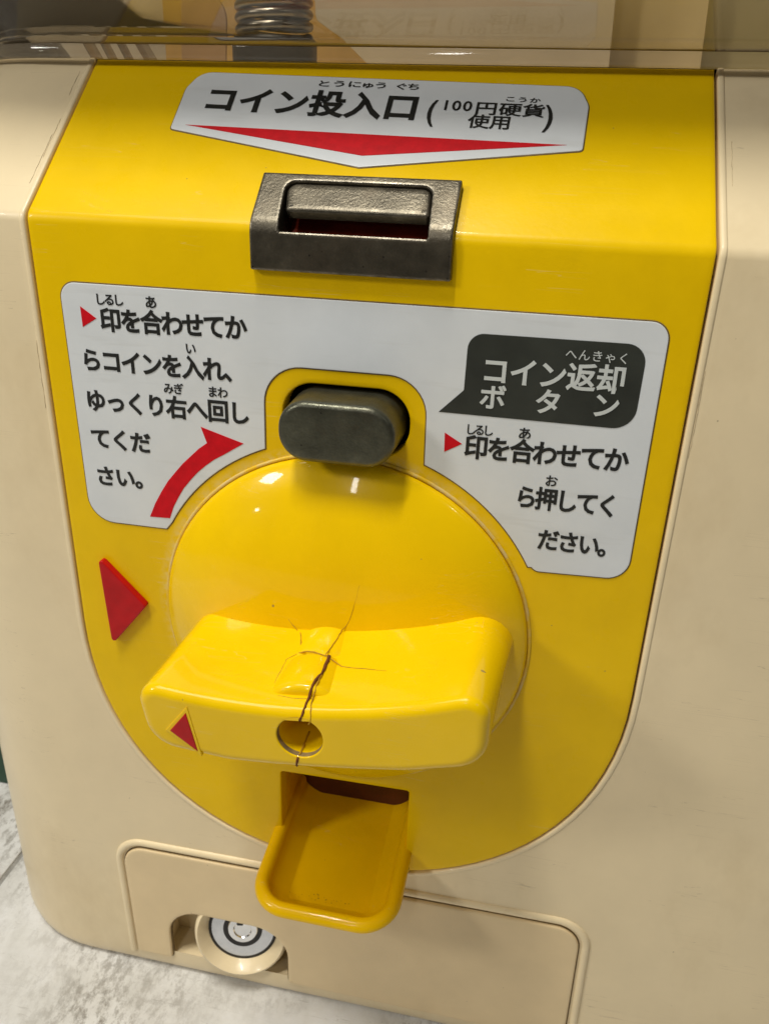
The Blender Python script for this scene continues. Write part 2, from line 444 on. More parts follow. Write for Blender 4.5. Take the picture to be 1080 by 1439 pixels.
def text(chars, bold=.018, h=.0075, tr=None):
    """chars: (character, centre x, centre t, width, height) with the em box centred there"""
    V, F = [], []
    for ch, cx, ct, sw, sh in chars:
        gv, gf = glyph(ch, bold)
        if not gv: continue
        half = .5
        if ord(ch) < 256:
            xs = [v[0] for v in gv]; half = (min(xs) + max(xs)) / 2
        k = len(V)
        for x, y, e in gv:
            px = cx + (x - half) * sw; pt = ct + (y - .38) * sh
            if tr: px, pt = tr(px, pt)
            V.append(Fm(px, pt, h + e))
        F += [tuple(i + k for i in f) for f in gf]
    return V, F
def line(s, x0, x1, t0, t1, sw, sh):
    n = len(s)
    return [(c, x0 + (x1 - x0) * i / max(1, n - 1), t0 + (t1 - t0) * i / max(1, n - 1), sw, sh) for i, c in enumerate(s)]

# ================================================================== the setting
fl = bpy.data.objects.new('floor', None)
FZ = -3.645
def slab(x0, x1, y0, y1, z0, z1, b=.02):
    def mp(x, t, h): return Vector((x, t, h))
    return plate(rpoly([(x0, y0, b), (x1, y0, b), (x1, y1, b), (x0, y1, b)], 3), (), z0, z1, b * .5, mp, 2)
fg = obj('floor', slab(-14, 15, -12, 14, FZ - .4, FZ - .012, .02), m_joint, kind='structure')
bpy.data.objects.remove(fl)
for i, (x0, x1) in enumerate(((-7.05, -2.075), (-2.045, 2.93), (2.96, 7.9))):
    for j, (y0, y1) in enumerate(((-6.3, -1.33), (-1.30, 3.67))):
        obj('floor_tile', slab(x0, x1, y0, y1, FZ - .10, FZ, .012), m_floor, fg)

# ================================================================== the capsule machine
mach = empty('capsule_machine', (0, 1.6, FZ), 'cream plastic capsule vending machine with yellow dial panel and clear hood', 'vending machine')

# ---- body shell: rounded block lofted up, with the front left open where the plate, slot and lock sit
def outline(hw, r, y0, y1, xc, n=14, ry=None):
    """rounded rectangle in plan, from front-left cut (-xc) round the back to front-right cut (+xc)"""
    ry = ry or r; fx = hw - r; p = [(-xc, y0), (-fx, y0)]
    p += [(-fx + r * cos(a), y0 + ry + ry * sin(a)) for a in [(-pi / 2 - pi / 2 * k / n) for k in range(1, n + 1)]]
    p += [(-hw, y0 + ry + (y1 - y0 - r - ry) * k / 3) for k in (1, 2)]
    p += [(-fx + r * cos(a), y1 - r + r * sin(a)) for a in [(pi - pi / 2 * k / n) for k in range(n + 1)]]
    q = [(-a + (.55 if a < -xc - .02 else 0) , b) for a, b in p[::-1]]
    return p + q
XC = 1.14; TT = .735; TB = -3.50
rows = []
for z, ins in ((FZ + .004, .045), (-3.625, .018), (-3.60, .006), (-3.56, 0), (TB, 0)): rows.append((ins, z, ins, .6))
for z in (-3.2, -2.6, -1.8, -1.0, -.4, -.12): rows.append((0, z, 0, .6))
for k in range(7):
    v = Fm(0, -DF + 2 * DF * k / 6); rows.append((v.y, v.z, v.y * .10, .6 + v.y * .08))
for t in (.06, .3, .55, TT):
    v = Fm(0, t); rows.append((v.y, v.z, v.y * .10, .6 + v.y * .08))
V, F = [], []; n = None
for fy, z, si, r in rows:
    o = outline(1.95 - si, r, fy, 3.6 - si, XC, ry=.6 + max(0, fy) * .7); n = len(o); V += [Vector((x, y, z)) for x, y in o]
for k in range(len(rows) - 1):
    for i in range(n):
        j = (i + 1) % n
        if j == 0 and rows[k][1] > TB - .001: continue     # open front, filled below
        F.append((k * n + i, (k + 1) * n + i, (k + 1) * n + j, k * n + j))
F.append(tuple(range((len(rows) - 1) * n, len(rows) * n)))   # lid under the hood
shell = (V, F)
def upath(o=0.0, n=40, top=TT):
    """edge of the yellow plate, offset outwards by o: down the left, round the bottom, up the right"""
    R = 1.1 + o; zc = -1.575
    p = [(-R + .027 * t, t) for t in (top, .55, .3, .12, .06)] + [(-R, t) for t in [DF - 2 * DF * k / 6 for k in range(7)]]
    p += [(-R, t) for t in (-.1, -.4, -.7, -1.0, -1.3)]
    for k in range(n + 1):
        a = pi + pi * k / n; c, s = cos(a), sin(a)
        e = 2 / 2.12
        p.append((R * (abs(c) ** e) * (1 if c > 0 else -1), zc - (1.11 + o) * abs(s) ** e))
    return p + [(-x, t) for x, t in p[:17][::-1]]
notch = rpoly([(-.25, -3.60, 0), (-.25, -3.18, .19), (-.86, -3.18, .19), (-.86, -3.60, 0)], 8)
notch = [(x, max(t, -3.545)) for x, t in notch]
U1 = upath(.012)
fp = [(-XC, TT)] + [(-XC, TB)] + [(XC, TB), (XC, TT)] + [(x, t) for x, t in U1[::-1]]
notch_b = [(x, t) for x, t in notch]
nb = rpoly([(-.25, TB + .004, 0), (-.25, -3.18, .19), (-.86, -3.18, .19), (-.86, TB + .004, 0)], 8)
v2, f2 = fill([clean(fp[::-1]) if area(fp) < 0 else clean(fp), clean(nb)], CREASE)
front = ([Fm(a, b, 0.0) for a, b in v2], f2)
body = obj('body', join(shell, front), m_cream, mach, sharp=28)
# raised lip of the body along the plate
prof = [(.004, -.06), (.004, -.006), (.006, .001), (.010, .0035), (.020, .0035), (.025, .0015), (.027, -.003)]
def lipframe(i, a, b):
    P = U0; p = Vector(P[i]); q = Vector(P[min(i + 1, len(P) - 1)]) - Vector(P[max(i - 1, 0)])
    nrm = Vector((-q.y, q.x)).normalized() * -1
    v = p + nrm * a; return Fm(v.x, v.y, b)
U0 = upath(0)
c = Vector(U0[20]); tt = Vector(U0[21]) - Vector(U0[19]); nn = Vector((tt.y, -tt.x)).normalized()
if (c + nn * .01 - Vector((0, -1.4))).length < (c - Vector((0, -1.4))).length:
    def lipframe(i, a, b):
        P = U0; p = Vector(P[i]); q = Vector(P[min(i + 1, len(P) - 1)]) - Vector(P[max(i - 1, 0)])
        v = p + Vector((-q.y, q.x)).normalized() * a; return Fm(v.x, v.y, b)
obj('panel_rim', sweep(range(len(U0)), prof, lipframe), m_lip, body, sharp=60)

# ---- yellow plate
def stadium(cx, cy, hw, hh, r, seg=10): return rpoly([(cx - hw, cy - hh, r), (cx + hw, cy - hh, r), (cx + hw, cy + hh, r), (cx - hw, cy + hh, r)], seg)
pl = split_crease(upath(-.004))
h_btn = stadium(.005, -.612, .222, .119, .110)
h_tray = rpoly([(-.262, -2.655, .02), (.293, -2.655, .02), (.293, -2.195, .012), (-.262, -2.205, .012)], 4)
h_slot = rpoly([(-.24, -.06, .01), (.27, -.06, .01), (.27, .17, .01), (-.24, .17, .01)], 3)
panel = obj('front_panel', plate(pl, [h_btn, h_tray, split_crease(h_slot)], -.07, 0.002, .008, lines=CREASE), m_plate, mach, sharp=28,
            label='glossy yellow U-shaped front panel')
# raised triangle mark left of the dial
tri = rpoly([(-.980, -1.252, .012), (-.964, -1.660, .012), (-.794, -1.452, .012)], 4)
obj('arrow_mark', plate(tri, (), -.01, .030, .005, sup=.2), m_redpl, panel, label='raised red triangle pointing right at the dial')
# dark box behind the holes
def box(x0, x1, y0, y1, z0, z1, skip=()):
    V = [(x, y, z) for x in (x0, x1) for y in (y0, y1) for z in (z0, z1)]
    fs = {'x0': (0, 1, 3, 2), 'x1': (4, 6, 7, 5), 'y0': (0, 4, 5, 1), 'y1': (2, 3, 7, 6), 'z0': (0, 2, 6, 4), 'z1': (1, 5, 7, 3)}
    return V, [f for k, f in fs.items() if k not in skip]
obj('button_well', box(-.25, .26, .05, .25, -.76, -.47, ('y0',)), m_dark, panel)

# ---- upper sticker
A1 = radians(-1.55)
def tr1(x, t):
    return (x * cos(A1) - t * sin(A1)), (.472 + x * sin(A1) + t * cos(A1))
def loc1(p): return [tr1(*q) for q in p]
o1 = rpoly([(-.692, -.092, .012), (0, -.214, .02), (.692, -.092, .012), (.692, .10, .06), (.655, .182, .075), (-.655, .182, .075), (-.692, .10, .06)], 8)
obj('sticker_edge_grime', plate(loc1(inset(o1 if area(o1) > 0 else o1[::-1], -.004)), (), -.01, .0035, .0012, seg=2), m_grime_shade, panel)
st1 = obj('coin_sticker', plate(loc1(o1), (), -.01, .006, .0015, seg=2), m_stick, mach, label='white arrow-shaped sticker above the coin slot')
obj('red_arrow', plate(loc1([(-.642, -.072), (0, -.166), (.642, -.074)]), (), .002, .0072, .0003, seg=1), m_redink, st1)
tx = line('コイン投入口', -.548, .088, .054, .056, .126, .124)
obj('lettering', text(tx, .034, tr=tr1), m_ink, st1, label='large black lettering')
t2 = [('(', .193, .052, .095, .125), (')', .571, .052, .095, .125)]
t2 += [('1', .235, .075, .062, .062), ('0', .270, .075, .062, .062), ('0', .306, .075, .062, .062), ('円', .368, .067, .076, .062), ('硬', .446, .066, .076, .060), ('貨', .521, .065, .076, .060)]
t2 += [('使', .352, .008, .072, .064), ('用', .423, .008, .072, .064)]
t2 += line('とう', -.200, -.146, .148, .150, .054, .032) + line('にゅう', -.092, -.000, .150, .150, .052, .032) + line('ぐち', .070, .112, .149, .150, .050, .032)
t2 += line('こうか', .440, .520, .113, .111, .038, .025)
obj('lettering', text(t2, .018, tr=tr1), m_ink, st1, label='small black lettering in brackets and reading aids')

# ---- large instruction sticker
DC = -1.447; RA = .760
aL = [( -RA * sin(a), DC + RA * cos(a)) for a in [radians(22 + (63.5 - 22) * k / 16) for k in range(17)]]
st = [(-.283, -.745)] + aL
o2 = rpoly([(-1.003, -.211, .055), (-.896, -1.107, .075)], 8) if False else None
ptsL = rpoly([(0, -.211, 0), (-1.005, -.211, .055), (-1.000, -1.107, .10), (-.70, -1.107, .012), (-.683, -1.085, 0)], 8)[0:]
left = [p for p in ptsL if p[0] > -2]
hump = rpoly([(-.283, -.80, 0), (-.283, -.440, .135), (.283, -.440, .135), (.283, -.80, 0)], 10)
aR = [(RA * sin(a), DC + RA * cos(a)) for a in [radians(22 + (61.5 - 22) * k / 16) for k in range(17)]]
seq = []
seq += rpoly([(0, -.211, 0), (-1.005, -.211, .055), (-1.000, -1.107, .10), (-.687, -1.107, .006), (-.60, -.95, 0)], 8)[1:-1]
seq += aL[::-1][1:]
seq += hump[1:-1]
seq += aR
seq += rpoly([(.64, -1.03, 0), (.692, -1.098, .035), (1.005, -1.088, .075), (1.005, -.211, .055), (0, -.211, 0)], 8)[1:-1]
seq = clean(seq)
if area(seq) < 0: seq = seq[::-1]
obj('sticker_edge_grime', plate(inset(seq, -.0045), (), -.01, .0035, .0012, seg=2), m_grime_shade, panel)
st2 = obj('instruction_sticker', plate(seq, (), -.01, .006, .0015, seg=2), m_stick, mach, label='large pale grey-white instruction sticker round the button')
L = line('印を合わせてか', -.827, -.374, -.328, -.322, .082, .086)
L += line('らコインを入れ、', -.917, -.385, -.474, -.470, .082, .086)
L += line('ゆっくり右へ回し', -.919, -.375, -.622, -.619, .082, .086)
L += line('てくだ', -.917, -.760, -.765, -.767, .084, .084)
L += line('さい。', -.916, -.757, -.915, -.913, .084, .084)
obj('lettering', text(L, .032), m_ink, st2, label='black lettering left of the button')
Lf = line('しるし', -.858, -.790, -.260, -.259, .042, .042) + [('あ', -.672, -.258, .046, .044), ('い', -.540, -.405, .042, .044)]
Lf += line('みぎ', -.633, -.596, -.553, -.552, .040, .042) + line('まわ', -.469, -.432, -.551, -.551, .040, .042)
obj('lettering', text(Lf, .024), m_ink, st2, label='small reading aids in the left text')
RR = line('印を合わせてか', .455, .908, -.660, -.658, .082, .088) + line('ら押してく', .636, .904, -.820, -.820, .076, .086) + line('ださい。', .726, .930, -.970, -.972, .076, .084)
obj('lettering', text(RR, .030), m_ink, st2, label='black lettering right of the dial')
Rf = line('しるし', .432, .490, -.600, -.599, .038, .040) + [('あ', .609, -.597, .046, .044), ('お', .712, -.753, .044, .044)]
obj('lettering', text(Rf, .020), m_ink, st2, label='small reading aids in the right text')
obj('triangle_mark', plate([(-.936, -.289), (-.935, -.360), (-.880, -.327)], (), .002, .0072, .0003, seg=1), m_redink, st2)
obj('triangle_mark', plate([(.347, -.620), (.349, -.688), (.407, -.654)], (), .002, .0072, .0003, seg=1), m_redink, st2)
arr = [(-.751, -1.063), (-.670, -1.060), (-.652, -1.012), (-.629, -.970), (-.606, -.932), (-.578, -.897), (-.547, -.862), (-.513, -.831), (-.477, -.803), (-.439, -.780),
       (-.364, -.731), (-.522, -.684), (-.502, -.743), (-.535, -.768), (-.565, -.797), (-.600, -.831), (-.632, -.868), (-.665, -.908), (-.695, -.954), (-.725, -1.006)]
obj('curved_arrow', plate(arr, (), .002, .0072, .0003, seg=1), m_redink, st2, label='curved red arrow pointing up to the right')
bub = rpoly([(.322, -.550, 0), (.400, -.470, .01), (.403, -.283, .052), (.950, -.281, .060), (.946, -.553, .070)], 8)
obj('speech_bubble', plate(bub, (), .002, .0072, .0003, seg=1), m_bub, st2, label='dark speech bubble pointing at the return button')
B = line('コイン返却', .496, .855, -.396, -.395, .092, .094) + [('ボ', .495, -.484, .088, .088), ('タ', .672, -.484, .088, .088), ('ン', .851, -.480, .088, .088)]
obj('lettering', text(B, .026, h=.0088), m_wink, st2, label='pale lettering in the speech bubble')
Bf = line('へんきゃく', .725, .884, -.325, -.327, .038, .038)
obj('lettering', text(Bf, .002, h=.0088), m_wink, st2, label='small pale reading aid in the speech bubble')

# ---- coin slot
sx = .015
so = split_crease(rpoly([(sx - .322, -.128, .006), (sx + .322, -.128, .006), (sx + .322, .200, .006), (sx - .322, .200, .006)], 3))
sh = split_crease(rpoly([(sx - .226, -.012, .006), (sx + .245, -.012, .006), (sx + .235, .168, .035), (sx - .238, .168, .035)], 5))
slot = obj('coin_slot', plate(so, [sh], -.10, .030, .007, lines=CREASE, sup=.6), m_metal, mach, label='grey cast metal coin slot set into the bend', sharp=26)
sb = rpoly([(sx - .218, .052, .012), (sx + .240, .052, .012), (sx + .232, .165, .035), (sx - .235, .165, .035)], 6)
obj('slot_block', plate(sb, (), -.012, .024, .010), m_metal, slot)
obj('slot_throat', ([Fm(sx - .25, -.03, -.02), Fm(sx + .27, -.03, -.02), Fm(sx + .27, -.03, -.10), Fm(sx - .25, -.03, -.10), Fm(sx + .27, .14, -.10), Fm(sx - .25, .14, -.10)], [(0, 1, 2, 3), (3, 2, 4, 5)]), m_redrec, slot)

# ---- return button
bp = stadium(.006, -.618, .196, .104, .096, 12)
obj('return_button', plate(bp, (), -.10, .150, .022, seg=5, draft=.008), m_metal2, mach, label='dark grey oblong coin return button')

# ---- dial
dc = Vector((0, 0, DC)); Td = Matrix.Translation(dc)
prof = [(.700, -.02), (.700, .016), (.697, .026), (.690, .034), (.678, .044)]
for k in range(1, 15):
    a = k / 14; r = .678 * (1 - a); prof.append((max(r, .001), .044 + .152 * (1 - (r / .678) ** 2.3) ** .85))
dial = obj('dial', lathe(prof, Td, 96, True), m_dial, mach, label='round yellow dial with a crescent grip', sharp=50)
obj('dial_ring', lathe([(.714, -.002), (.714, .006), (.711, .009), (.704, .009), (.701, .004)], Td, 96, False), m_pale, dial, label='pale worn ring round the dial', sharp=60)
AH = radians(7.0); HX, HZ = .03, DC - .005
def hmap(u, v, h):
    f = max(0.0, 1 - h / .62)
    if v > 0: v -= .24 * f * u * u * min(1, v / .1)
    return Vector((HX + u * cos(AH) - v * sin(AH), -h, HZ + u * sin(AH) + v * cos(AH)))
def vtop(u): return .094 + .26 * u * u
def vbot(u): return -.144 + .11 * u * u
gp = [(u, vbot(u)) for u in [-.34 + .72 * k / 12 for k in range(13)]]
grip_poly = rpoly([(q[0], q[1], 0) for q in gp[1:-1]] + [(.575, -.090, .12), (.600, .186, .085)] +
                  [(u, vtop(u), 0) for u in [.40 - .78 * k / 14 for k in range(15)]] + [(-.558, .172, .070), (-.548, -.082, .12)], 8)
hole = circ(-.012, -.014, .076, 40)
HH = .62
gg = plate(grip_poly, [hole], .02, HH, .036, hmap, seg=6, draft=.035, wallseg=4, sup=.15, hbev=.005)
grip = obj('grip', gg, m_dial, dial, sharp=40)
hv, hf = [], []
for h_, r_ in ((.616, .0757), (.60, .075), (.50, .074), (.40, .073)):
    hv += [hmap(x, y, h_) for x, y in circ(-.012, -.014, r_, 40)]
for k in range(3):
    for i in range(40): j = (i + 1) % 40; hf.append((k * 40 + i, k * 40 + j, (k + 1) * 40 + j, (k + 1) * 40 + i))
hf.append(tuple(range(120, 160)))
obj('screw_hole', (hv, hf), m_dust, dial)
# round screw barrel bulging through the top of the grip
def bar(r, h0, h1, rb=.02):
    P = [(r, h0), (r, .33), (r - .010, .348), (r - .006, .352), (r, .372), (r, h1 - rb)] + [(r - rb + rb * cos(a), h1 - rb + rb * sin(a)) for a in [pi / 2 * k / 5 for k in range(1, 6)]]
    V, F = [], []; n = 24
    for rr, h in P:
        for k in range(n + 1):
            a = pi * k / n; V.append(hmap(-.022 + rr * .92 * cos(a), -.032 + rr * max(0, sin(a)) ** .9, h))
    for k in range(len(P) - 1):
        for i in range(n): F.append((k * (n + 1) + i, k * (n + 1) + i + 1, (k + 1) * (n + 1) + i + 1, (k + 1) * (n + 1) + i))
    k = len(P) - 1
    for i in range(n + 1): V.append(hmap(-.022 + .100 * cos(pi * i / n), -.032 + .108 * sin(pi * i / n), h1))
    for i in range(n): F.append((k * (n + 1) + i, k * (n + 1) + i + 1, (k + 1) * (n + 1) + i + 1, (k + 1) * (n + 1) + i))
    return V, F
obj('screw_barrel', bar(.166, .02, .548, .024), m_dial, dial, sharp=50)
tm = [(-.455, -.012), (-.385, .062), (-.372, -.090)]
obj('arrow_mark', plate(tm if area(tm) > 0 else tm[::-1], (), HH - .01, HH + .006, .003, hmap, seg=2), m_redpl, dial, label='small red triangle on the grip pointing left')
tmo = inset(tm if area(tm) > 0 else tm[::-1], -.012)
obj('mark_surround', plate(tmo, (), HH - .01, HH + .003, .002, hmap, seg=2), m_dial, dial)

# ---- coin return tray
RZ = -2.515
tp = [(-.302, y) for y in (.50, .30, .12, .02, -.06, -.13, -.20)]
tp += [(-.142 + .16 * cos(a), -.228 + .16 * sin(a)) for a in [pi + pi / 2 * k / 10 for k in range(11)]]
tp += [(x, -.388) for x in (-.05, .07, .15)]
tp += [(.160 + .16 * cos(a), -.228 + .16 * sin(a)) for a in [-pi / 2 + pi / 2 * k / 10 for k in range(11)]]
tp += [(.320, y) for y in (-.20, -.13, -.06, .02, .12, .30, .50)]
tp = clean(tp)
def trayframe(i, a, b):
    p = Vector(tp[i]); q = Vector(tp[min(i + 1, len(tp) - 1)]) - Vector(tp[max(i - 1, 0)])
    nrm = Vector((-q.y, q.x)).normalized(); v = p + nrm * a
    return Vector((v.x, v.y, RZ + b + .13 * v.y))
pr = [(.17, -.165), (.10, -.135), (.05, -.095), (.018, -.058), (.0, -.030)] + [(.031 - .031 * cos(a), -.030 + .030 * sin(a)) for a in [pi * k / 8 for k in range(9)]] + [(.062, -.045), (.078, -.066), (.100, -.085), (.122, -.098), (.140, -.104)]
rim = sweep(range(len(tp)), pr, trayframe)
def zf(y): return RZ - .1035 + .13 * y
ins = []
for i in range(len(tp)):
    v = trayframe(i, .1395, 0); ins.append((v.x, v.y))
ins = [(ins[0][0], .55)] + ins + [(ins[-1][0], .55)]
ins = clean(ins); ins = ins if area(ins) > 0 else ins[::-1]
gl = []
v2, f2 = fill([ins], gl)
flo = ([(x, y, zf(y)) for x, y in v2], f2)
under = ([Vector(trayframe(i, .17, -.165)) for i in range(len(tp))], [tuple(range(len(tp)))])
tray = obj('coin_tray', rim, m_tray, mach, label='yellow scoop-shaped coin return tray', sharp=50)
obj('tray_floor', flo, m_tray, tray)
obj('tray_underside', under, m_tray, tray)
obj('tray_chute', box(-.266, .297, .062, .55, -2.75, -2.185, ('y0', 'z0')), m_tray, tray)
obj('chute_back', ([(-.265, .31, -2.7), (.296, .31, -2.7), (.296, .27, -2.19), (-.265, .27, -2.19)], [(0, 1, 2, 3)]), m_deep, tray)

# ---- base door with its bead and lock
dpath = rpoly([(-1.075, -3.54, 0), (-1.088, -2.785, .135), (1.098, -2.765, .135), (1.110, -3.54, 0)], 12)
def beadframe(i, a, b):
    P = dpath; p = Vector(P[i]); q = Vector(P[min(i + 1, len(P) - 1)]) - Vector(P[max(i - 1, 0)])
    v = p + Vector((-q.y, q.x)).normalized() * a; return Fm(v.x, v.y, b)
bprof = [(.020 * cos(a), -.004 + .019 * sin(a)) for a in [pi * k / 8 for k in range(9)]]
obj('door_bead', sweep(range(len(dpath)), bprof, beadframe), m_lip, body, sharp=70)
dp = rpoly([(-1.045, -3.53, .02), (-1.058, -2.815, .11), (1.068, -2.795, .11), (1.078, -3.53, .02), (-.25, -3.53, .018), (-.25, -3.18, .19), (-.86, -3.18, .19), (-.86, -3.53, .018)], 8)
door = obj('lower_door', plate(dp if area(dp) > 0 else dp[::-1], (), -.02, .016, .008), m_door, mach, label='darker cream access door at the foot of the front')
obj('door_gap_shade', plate(inset((dp if area(dp) > 0 else dp[::-1]), -.006), (), -.01, .003, .001, seg=1), m_grime_shade, door)  # dark sheet under the door edge, paints the shadow of the gap
obj('notch_back', box(-.90, -.21, .0, .16, -3.52, -3.12, ('y0',)), m_cream, door)
lc = Vector((-.500, .055, -3.292))
Lm = Matrix.Translation(lc) @ Matrix.Rotation(radians(10), 4, 'Z') @ Matrix.Rotation(radians(-13), 4, 'X')
col_prof = [(.232, -.10), (.230, .040), (.222, .060), (.212, .066), (.202, .058), (.180, .022), (.166, .002)]
lock = obj('lock', lathe(col_prof, Lm, 64, False), m_lip, mach, label='round key lock in a cream collar', sharp=60)
obj('lock_face', lathe([(.166, -.01), (.162, .004), (.154, .010), (.096, .012)], Lm, 64, False), m_lockw, lock)
obj('lock_ring', lathe([(.169, -.002), (.169, .009), (.156, .0115), (.153, .004)], Lm, 64, False), m_blk, lock)
obj('lock_ring', lathe([(.098, .004), (.096, .0145), (.074, .0145), (.072, .004)], Lm, 64, False), m_blk, lock)
obj('lock_core', lathe([(.076, -.01), (.075, .013), (.070, .018), (.045, .020), (.040, .014), (.01, .012)], Lm, 48, True), m_chrome, lock)
kw = plate(rpoly([(-.016, -.020, .006), (.016, -.020, .006), (.016, .030, .006), (-.016, .030, .006)], 3), (), .01, .0225, .001, lambda x, t, h: Lm @ Vector((x - .012, -h, t + .045)), 1)
obj('keyway', kw, m_blk, lock)

# ---- clear hood
bt = Fm(0, TT)
def hood(prof, m, name, parent, **k):
    V, F = [], []; n = None
    for o, z in prof:
        si = bt.y * .10; q = outline(1.95 - si + o, .6 + bt.y * .08 + o, bt.y - o, 3.6 - si + o, .5, ry=.6 + bt.y * .7 + o)
        n = len(q); V += [Vector((x, y, z)) for x, y in q]
    for a in range(len(prof) - 1):
        for i in range(n):
            j = (i + 1) % n; F.append((a * n + i, (a + 1) * n + i, (a + 1) * n + j, a * n + j))
    return obj(name, (V, F), m, parent, sharp=40, **k)
AL = radians(40)
flp = [(-.03, .504), (.045, .4955), (.055, .499), (.060, .504), (.062, .520), (.060, .534), (.055, .541), (.046, .544)]
hd = hood(flp, m_clear2, 'hood', mach, label='clear plastic hood rim overhanging the panel')
b0 = (.046, .544)
wall = [b0] + [(b0[0] + l * sin(AL), b0[1] + l * cos(AL)) for l in (.01, .1, .3, .6, .9)]
wall += [(wall[-1][0] - .02, wall[-1][1] + .012)] + [(b0[0] - .026 + l * sin(AL), b0[1] + l * cos(AL)) for l in (.88, .6, .3, .1, .02)] + [(b0[0] - .026, b0[1] + .004)]
hood(wall, m_clear, 'hood_wall', hd)
# little base the spring stands on, spring, moulded ribs
sp0 = Vector((-.525, .92, .50))
obj('spring_cup', lathe([(.165, 0), (.165, .10), (.158, .108), (.14, .108)], Matrix.Translation(sp0) @ Matrix.Rotation(radians(-90), 4, 'X'), 40, True), m_blk, mach)
pts = []
turns = 18; rr = .134
for k in range(turns * 24 + 1):
    a = 2 * pi * k / 24; pts.append(sp0 + Vector((rr * cos(a), rr * sin(a), .112 + .040 * k / 24)))
obj('spring', tube(pts, .0185, 8), m_spring, mach, label='stacked grey steel spring behind the hood', sharp=80)
for x0, y0, x1, lean in ((-1.20, .62, -1.34, 0), (-1.02, .66, -1.16, 0)):
    pass

# ------------------------------------------------------------------ things in and around the machine
cardm = simple('beige_card', (.52, .44, .31), .6, nscale=40, var=.1, bstr=.05)
cardy = simple('ochre_card', (.46, .27, .05), .6, nscale=50, var=.2, bstr=.05)
cardg = simple('grey_print', (.30, .27, .23), .6, nscale=60, var=.25, bstr=.05)
def vmap(y0, lean=0.0):
    return lambda x, t, h: Vector((x, y0 - h + lean * t, t))
def card(name, poly, y0, m, label, parent=None, th=.012, cat='card', lean=0):
    p = poly if area(poly) > 0 else poly[::-1]
    return obj(name, plate(p, (), 0, th, .002, vmap(y0, lean), seg=1), m, parent, label=label, cat=cat)

box_g = empty('storage_box', (-3.2, 2.4, FZ), 'dark green plastic box on the floor behind the machine at the left edge', 'box')
def yb(x0, x1, y0, y1, z0, z1, b): return slab(x0, x1, y0, y1, z0, z1, b)
obj('box_body', yb(-4.6, -2.32, .98, 3.4, FZ + .01, FZ + 1.5, .08), m_green, box_g)
obj('lid', yb(-4.65, -2.29, .95, 3.45, FZ + 1.5, FZ + 1.62, .08), m_green, box_g)
# --- inside the hood
ins_lab = 'beige paper card standing behind the clear hood, right of the spring'
card('display_card', rpoly([(-.10, .50, 0), (.755, .50, .01), (.735, 1.25, .01), (-.36, 1.25, .01), (-.32, .66, .03), (-.22, .60, .05)], 5), .80, cardm, ins_lab)
card('display_card', rpoly([(.70, .50, 0), (1.09, .50, .01), (1.06, 1.3, .01), (.62, 1.3, .01)], 3), 1.0, simple('sand_card', (.50, .40, .22), .6, nscale=40, var=.08, bstr=.05), 'sand coloured card standing upright at the right inside the clear hood')
card('display_card', rpoly([(.9, .50, 0), (2.1, .50, .01), (2.1, 1.3, .01), (.9, 1.3, .01)], 3), 1.25, simple('olive_card', (.34, .29, .14), .6, nscale=9, var=.3, bstr=.05), 'olive backing card behind the sand coloured card at the right end of the hood')
card('display_card', rpoly([(-1.25, .50, .01), (.2, .50, .01), (.2, 1.3, .01), (-1.25, 1.3, .01)], 3), 1.5, cardy, 'ochre backing card behind the spring inside the hood')
card('display_card', rpoly([(-1.02, .50, 0), (-.82, .50, .01), (-.80, .78, .10), (-1.0, .82, .06)], 5), 1.15, simple('brown_card', (.30, .17, .06), .6, nscale=40, var=.2), 'small brown card with a rounded top left of the spring inside the hood')
cb = card('back_liner', rpoly([(-2.3, .45, 0), (-1.3, .45, .01), (-1.3, 1.4, .01), (-2.3, 1.4, .01)], 3), 1.9, cardm, 'beige liner sheet at the left back corner inside the hood', cat='liner')
Tc = Matrix.Translation(Vector((-1.66, 1.32, .93))) @ Matrix.Rotation(radians(20), 4, 'X')
cap = lathe([(.30 * sin(a), .30 * cos(a)) for a in [pi * (k + .02) / 24.04 for k in range(25)]][::-1], Tc, 40, False)
o = obj('capsule', cap, simple('dark_reflection_ball', (.16, .145, .13), .35, nscale=60, var=.1), None, label='dark ball added for the reflection at the left end of the hood', cat='capsule', sharp=80)  # added ball, stands in for a dark round reflection in the hood
for (xa, xb, wd) in ((-1.20, -1.36, .022), (-1.13, -1.27, .012), (-.98, -1.15, .030), (-1.06, -1.20, .010)):
    y0 = .72
    P = [Vector((xa, y0, .51)), Vector((xa + wd, y0, .51)), Vector((xb + wd, y0 - .03, .80)), Vector((xb, y0 - .03, .80))]
    Q = [v + Vector((0, .06, 0)) for v in P]
    obj('moulded_rib', (P + Q, [(0, 1, 2, 3), (7, 6, 5, 4), (0, 4, 5, 1), (1, 5, 6, 2), (2, 6, 7, 3), (3, 7, 4, 0)]), m_clear2, hd)
